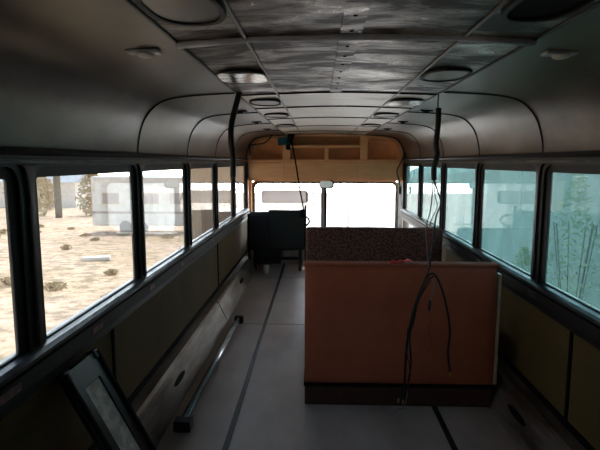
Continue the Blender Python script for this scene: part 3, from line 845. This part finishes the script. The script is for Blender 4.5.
# ---------------------------------------------------------------- things on the floor
# black framed panel leaning on the left wall
A = Vector((-1.083, 1.775, .69)); sdir = Vector((.5, 0.02, -1)).normalized(); tdir = Vector((0, 1, -.03)).normalized()
nrm = sdir.cross(tdir).normalized()
if nrm.x < 0: nrm = -nrm
Lp = .745
o = empty('framed_panel', (A.x+sdir.x*Lp, A.y, 0), 'black framed narrow panel with a pale textured face, leaning on the left wall', 'panel')
off = A-o.location
def tp3(u, v, w_): return off + tdir*u + sdir*v + nrm*w_
W = .288
outer = [(0, 0), (W, 0), (W, Lp), (0, Lp)]
inner = [(.075, .095), (.215, .095), (.215, Lp-.05), (.075, Lp-.05)]
plate('frame', outer, [inner], .022, tp3, M['dark_trim'], o, bevel=.003)
plate('face', [(.07, .09), (.22, .09), (.22, Lp-.045), (.07, Lp-.045)], [], .010, tp3, M['stone'], o)
for u in (.008, W-.008):
    bm = bmesh.new(); r4 = Matrix((tdir, sdir, nrm)).transposed().to_4x4(); r4.translation = off
    add_box(bm, u-.010, u+.010, .0, Lp, -.014, .026, mtx=r4); link('edge_rail', bm, M['black'], o, bevel=.004)
for u in (.02, W-.02):
    bm = bmesh.new(); r4 = Matrix((tdir, sdir, nrm)).transposed().to_4x4(); r4.translation = off
    add_box(bm, u-.022, u+.022, -.012, .03, -.016, .022, mtx=r4); link('corner_cap', bm, M['dark_steel'], o, bevel=.006)

# metal pole with square end plates
o = empty('metal_pole', (-.85, 3.6, 0), 'long bright metal pole with square black end plates, on the floor by the duct', 'pole')
tube('shaft', [(-.012, -.93, .042), (.01, .90, .042)], .019, M['steel'], o, smooth=False, sides=14)
box('end_plate', (-.06, .035, -1.0, -.93, .0005, .062), M['dark_steel'], o, bevel=.004)
box('end_plate', (-.03, .05, .90, .96, .0005, .062), M['black'], o, bevel=.004)
tube('inner_rod', [(-.045, -.9, .012), (-.03, .88, .012)], .009, M['dark_steel'], o, smooth=False)

# white cup on the floor behind the driver's seat leg
bm = bmesh.new(); add_tube(bm, [(0, 0, 0), (0, 0, .015), (0, 0, .10), (0, 0, .115)], [.035, .037, .045, .047], 16, smooth=False)
o = link('paper_cup', bm, M['white'], smooth=True); o.location = (-.80, 6.62, .001)
tag(o, 'white paper cup standing on the floor by the driver seat leg', 'cup')

# ================================================================ outdoors
SL, G0 = .056, -.9
def gz(y): return G0-SL*(y-2)
bm = bmesh.new(); nx = 60
def warp(t): return math.copysign(abs(t)**2.2, t)
xs = [warp(-1+2*i/nx)*420 for i in range(nx+1)]
g = []
for j in range(nx+1):
    y = xs[j]
    g.append([bm.verts.new((x, y, gz(y)+(.05*noise.noise(Vector((x*.4, y*.4, 0))) if abs(x) > 2 else 0))) for x in xs])
for j in range(nx):
    for i in range(nx): bm.faces.new((g[j][i], g[j][i+1], g[j+1][i+1], g[j+1][i]))
gr = link('ground', bm, M['sand'], smooth=True); gr['kind'] = 'structure'

M['bright_pad'] = mat('bright_pad_surface', srgb(236, 232, 226), srgb(220, 214, 206), 1.5, rough=0.7)  # pale slab added ahead of the bus to whiten the windscreen and its reflections
bm = bmesh.new(); vs = add_box(bm, -3.2, 9, 9.2, 60, -.02, .06)
for v in vs: v.co.z += gz(v.co.y)
pad = link('added_bright_pad', bm, M['bright_pad']); pad['kind'] = 'structure'
# white travel trailer beyond the left windows
t = empty('travel_trailer', (-9.0, 27.0, gz(27)), 'white travel trailer parked on the sand, seen through the left windows', 'trailer')
bm = bmesh.new()
prof = [(-3.0, .45), (2.2, .45), (2.6, .9), (2.6, 2.2), (2.1, 3.0), (-3.0, 3.05)]
a = [bm.verts.new((x, -1.1, z)) for x, z in prof]; b = [bm.verts.new((x, 1.1, z)) for x, z in prof]
bm.faces.new(a); bm.faces.new(b[::-1])
for i in range(6): bm.faces.new((a[i], a[(i+1) % 6], b[(i+1) % 6], b[i]))
link('body', bm, M['white'], t, bevel=.08)
for x0, x1 in ((-2.4, -1.5), (-.3, .6), (1.2, 1.9)):
    wd = box('trailer_window', (x0, x1, -1.13, -1.09, 1.6, 2.2), M['cream'], t, bevel=.02)
    box('pane', (x0+.06, x1-.06, -1.145, -1.128, 1.66, 2.14), M['visor'], wd)
box('side_stripe', (-3.0, 2.3, -1.12, -1.10, 1.1, 1.22), M['visor'], t)
box('drawbar', (2.3, 4.0, -.08, .08, .42, .54), M['dark_steel'], t, bevel=.02)
tube('jack', [(3.5, 0, 0), (3.5, 0, .9)], .05, M['steel'], t, smooth=False)
for x in (-1.2, -.4):
    bm = bmesh.new(); bmesh.ops.create_cone(bm, cap_ends=True, segments=24, radius1=.36, radius2=.36, depth=.22, matrix=Matrix.Translation((x, -1.02, .36)) @ Matrix.Rotation(math.pi/2, 4, 'X'))
    link('wheel', bm, M['black'], t, bevel=.03)
# far house, poles and trees on the left
h = empty('house', (-38, 66, gz(66)), 'low pale house with a grey roof far beyond the sand on the left', 'house')
box('wall', (-7, 7, -3, 3, 0, 3.4), M['stucco'], h)
bm = bmesh.new(); pr_ = [(-3.4, 3.4), (3.4, 3.4), (0, 5.2)]
a = [bm.verts.new((-7.4, y, z)) for y, z in pr_]; b = [bm.verts.new((7.4, y, z)) for y, z in pr_]
bm.faces.new(a); bm.faces.new(b[::-1])
for i in range(3): bm.faces.new((a[i], a[(i+1) % 3], b[(i+1) % 3], b[i]))
link('roof', bm, M['roof'], h)
for x in (-5, -1.5, 3): box('house_window', (x-.6, x+.6, -3.03, -2.98, 1.2, 2.4), M['dark_win'], h)
def pole(x, y, hgt, r, label, arm=.5, mt='wood'):
    o = empty('utility_pole', (x, y, gz(y)-.1), label, 'pole')
    tube('post', [(0, 0, 0), (0, 0, hgt)], r, M[mt], o, smooth=False)
    if arm: box('crossarm', (-arm, arm, -.05, .05, hgt*.5-.04, hgt*.5+.04), M[mt], o)
pole(-21.2, 40, 6.2, .28, 'thick brown wooden pole standing far off beyond the left windows', 0)
pole(1.35, 31.9, 3.5, .06, 'taller thin pole seen through the windscreen right of the centre bar', .15, 'black')
pole(1.78, 30.2, 1.2, .09, 'short dark post beside the thin pole beyond the windscreen', 0, 'black')
pole(-.36, 32.7, 3.0, .055, 'thin pole just left of the windscreen centre bar', .12, 'black')

def bush(name, x, y, r, hgt, label, material, n=260, leaf=.05, group=None, cat='shrub', seed=0):
    rnd = random.Random(seed)
    o = empty(name, (x, y, gz(y)), label, cat, group)
    bm = bmesh.new()
    for k in range(n):
        a = rnd.uniform(0, 2*math.pi); rr = rnd.random()**.5; hh = rnd.random()
        prof_ = math.sin(math.pi*min(.98, .15+hh*.8))
        c_ = Vector((r*rr*prof_*math.cos(a), r*rr*prof_*math.sin(a), hgt*hh))
        d1 = Vector((rnd.uniform(-1, 1), rnd.uniform(-1, 1), rnd.uniform(-.3, 1))).normalized()*leaf*rnd.uniform(.6, 1.4)
        d2 = d1.orthogonal().normalized()*leaf*.35
        bm.faces.new([bm.verts.new(c_-d1), bm.verts.new(c_+d2), bm.verts.new(c_+d1), bm.verts.new(c_-d2)])
    link('foliage', bm, material, o)
    bm = bmesh.new()
    for k in range(7):
        a = rnd.uniform(0, 6.28); add_tube(bm, [(0, 0, -.05), (r*.25*math.cos(a), r*.25*math.sin(a), hgt*.4), (r*.6*math.cos(a), r*.6*math.sin(a), hgt*.8)], .005, 5, n=3)
    link('stem', bm, M['wood'], o)
    return o
rnd = random.Random(3)
for k, (x, y, r, l) in enumerate([(-24.5, 42, 2.2, 'brown leafless-looking tree left of the white trailer'), (-30, 52, 2.6, 'pale dusty tree in front of the far house'), (-20, 44, 1.6, 'low dusty tree between the pole and the trailer')]):
    bush('dusty_tree', x, y, r, 4.0, l, M['dry'], n=900, leaf=.22, cat='tree', seed=k)
spots = []
while len(spots) < 34:
    d = rnd.uniform(7, 34); a = math.radians(rnd.uniform(14, 46)); x, y = -d*math.sin(a)-.5, d*math.cos(a)
    if all((x-p[0])**2+(y-p[1])**2 > 1.2 for p in spots) and not (-13 < x < -4.5 and 25 < y < 29.5): spots.append((x, y))
for k, (x, y) in enumerate(spots):
    bush('dry_tuft', x, y, rnd.uniform(.16, .34), rnd.uniform(.10, .24), 'small dry tuft of weeds on the sand beyond the left windows', M['dry'], n=120, leaf=.06,
         group='dry tufts scattered on the sand to the left', cat='weed', seed=k+20)
# white scrap on the sand
bm = bmesh.new(); add_box(bm, -.42, .42, -.14, .14, 0, .12)
o = link('white_block', bm, M['white'], bevel=.02); o.location = (-7.2, 15.6, gz(15.6)+.02); o.rotation_euler = (0, 0, .3)
tag(o, 'white slab lying on the sand outside the third left window', 'slab')
# tall tan shed close beside the front left corner of the bus
o = empty('storage_shed', (-2.33, 11.6, gz(11.6)), 'tall tan-grey storage shed just outside the foremost left windows', 'shed')
box('wall', (-.62, .62, -.6, .6, 0, 3.2), M['shed'], o, bevel=.02)
bm = bmesh.new(); pr_ = [(-.72, 3.2), (.72, 3.2), (.72, 3.26), (0, 3.5), (-.72, 3.26)]
a = [bm.verts.new((y, -.7, z)) for y, z in pr_]; b = [bm.verts.new((y, .7, z)) for y, z in pr_]
bm.faces.new(a); bm.faces.new(b[::-1])
for i in range(5): bm.faces.new((a[i], a[(i+1) % 5], b[(i+1) % 5], b[i]))
link('roof', bm, M['roof'], o)
box('door', (-.35, .35, -.63, -.60, .05, 1.9), M['wood'], o, bevel=.01)
# long pale vehicle parked alongside on the right
o = empty('parked_vehicle', (3.6, 9.8, gz(9.8)), 'long pale vehicle parked alongside, filling the tinted right windows', 'vehicle')
o.rotation_euler = (-math.atan(SL), 0, 0)
bm = bmesh.new(); prf = [(0, .55), (0, 2.75), (.15, 3.1), (.5, 3.25), (2.0, 3.25), (2.35, 3.1), (2.5, 2.75), (2.5, .55)]
a = [bm.verts.new((x, -9.5, z)) for x, z in prf]; b = [bm.verts.new((x, 11, z)) for x, z in prf]
bm.faces.new(a); bm.faces.new(b[::-1])
for i in range(8): bm.faces.new((a[i], a[(i+1) % 8], b[(i+1) % 8], b[i]))
link('body', bm, M['vehicle'], o, bevel=.04)
for y in (-8.2, -6.9, -5.6, 6.4, 7.7, 9.0):
    f_ = box('side_window', (-.015, .02, y-.5, y+.5, 1.8, 2.45), M['visor'], o, bevel=.02)
    box('pane', (-.025, -.012, y-.44, y+.44, 1.86, 2.39), M['dark_win'], f_)
for y in (-6, -4.9, 7.2):
    bm = bmesh.new(); bmesh.ops.create_cone(bm, cap_ends=True, segments=28, radius1=.48, radius2=.48, depth=.28, matrix=Matrix.Translation((.2, y, .48)) @ Matrix.Rotation(math.pi/2, 4, 'Y'))
    link('wheel', bm, M['black'], o, bevel=.03)
for k, (x, y, r, hh, l) in enumerate([(2.55, 5.2, .34, 2.45, 'tall leafy shrub close outside the nearest right window'), (2.75, 6.9, .3, 1.5, 'lower leafy shrub behind the tall one outside the right windows')]):
    bush('leafy_shrub', x, y, r, hh, l, M['leaf'], n=1100, leaf=.035, seed=70+k)
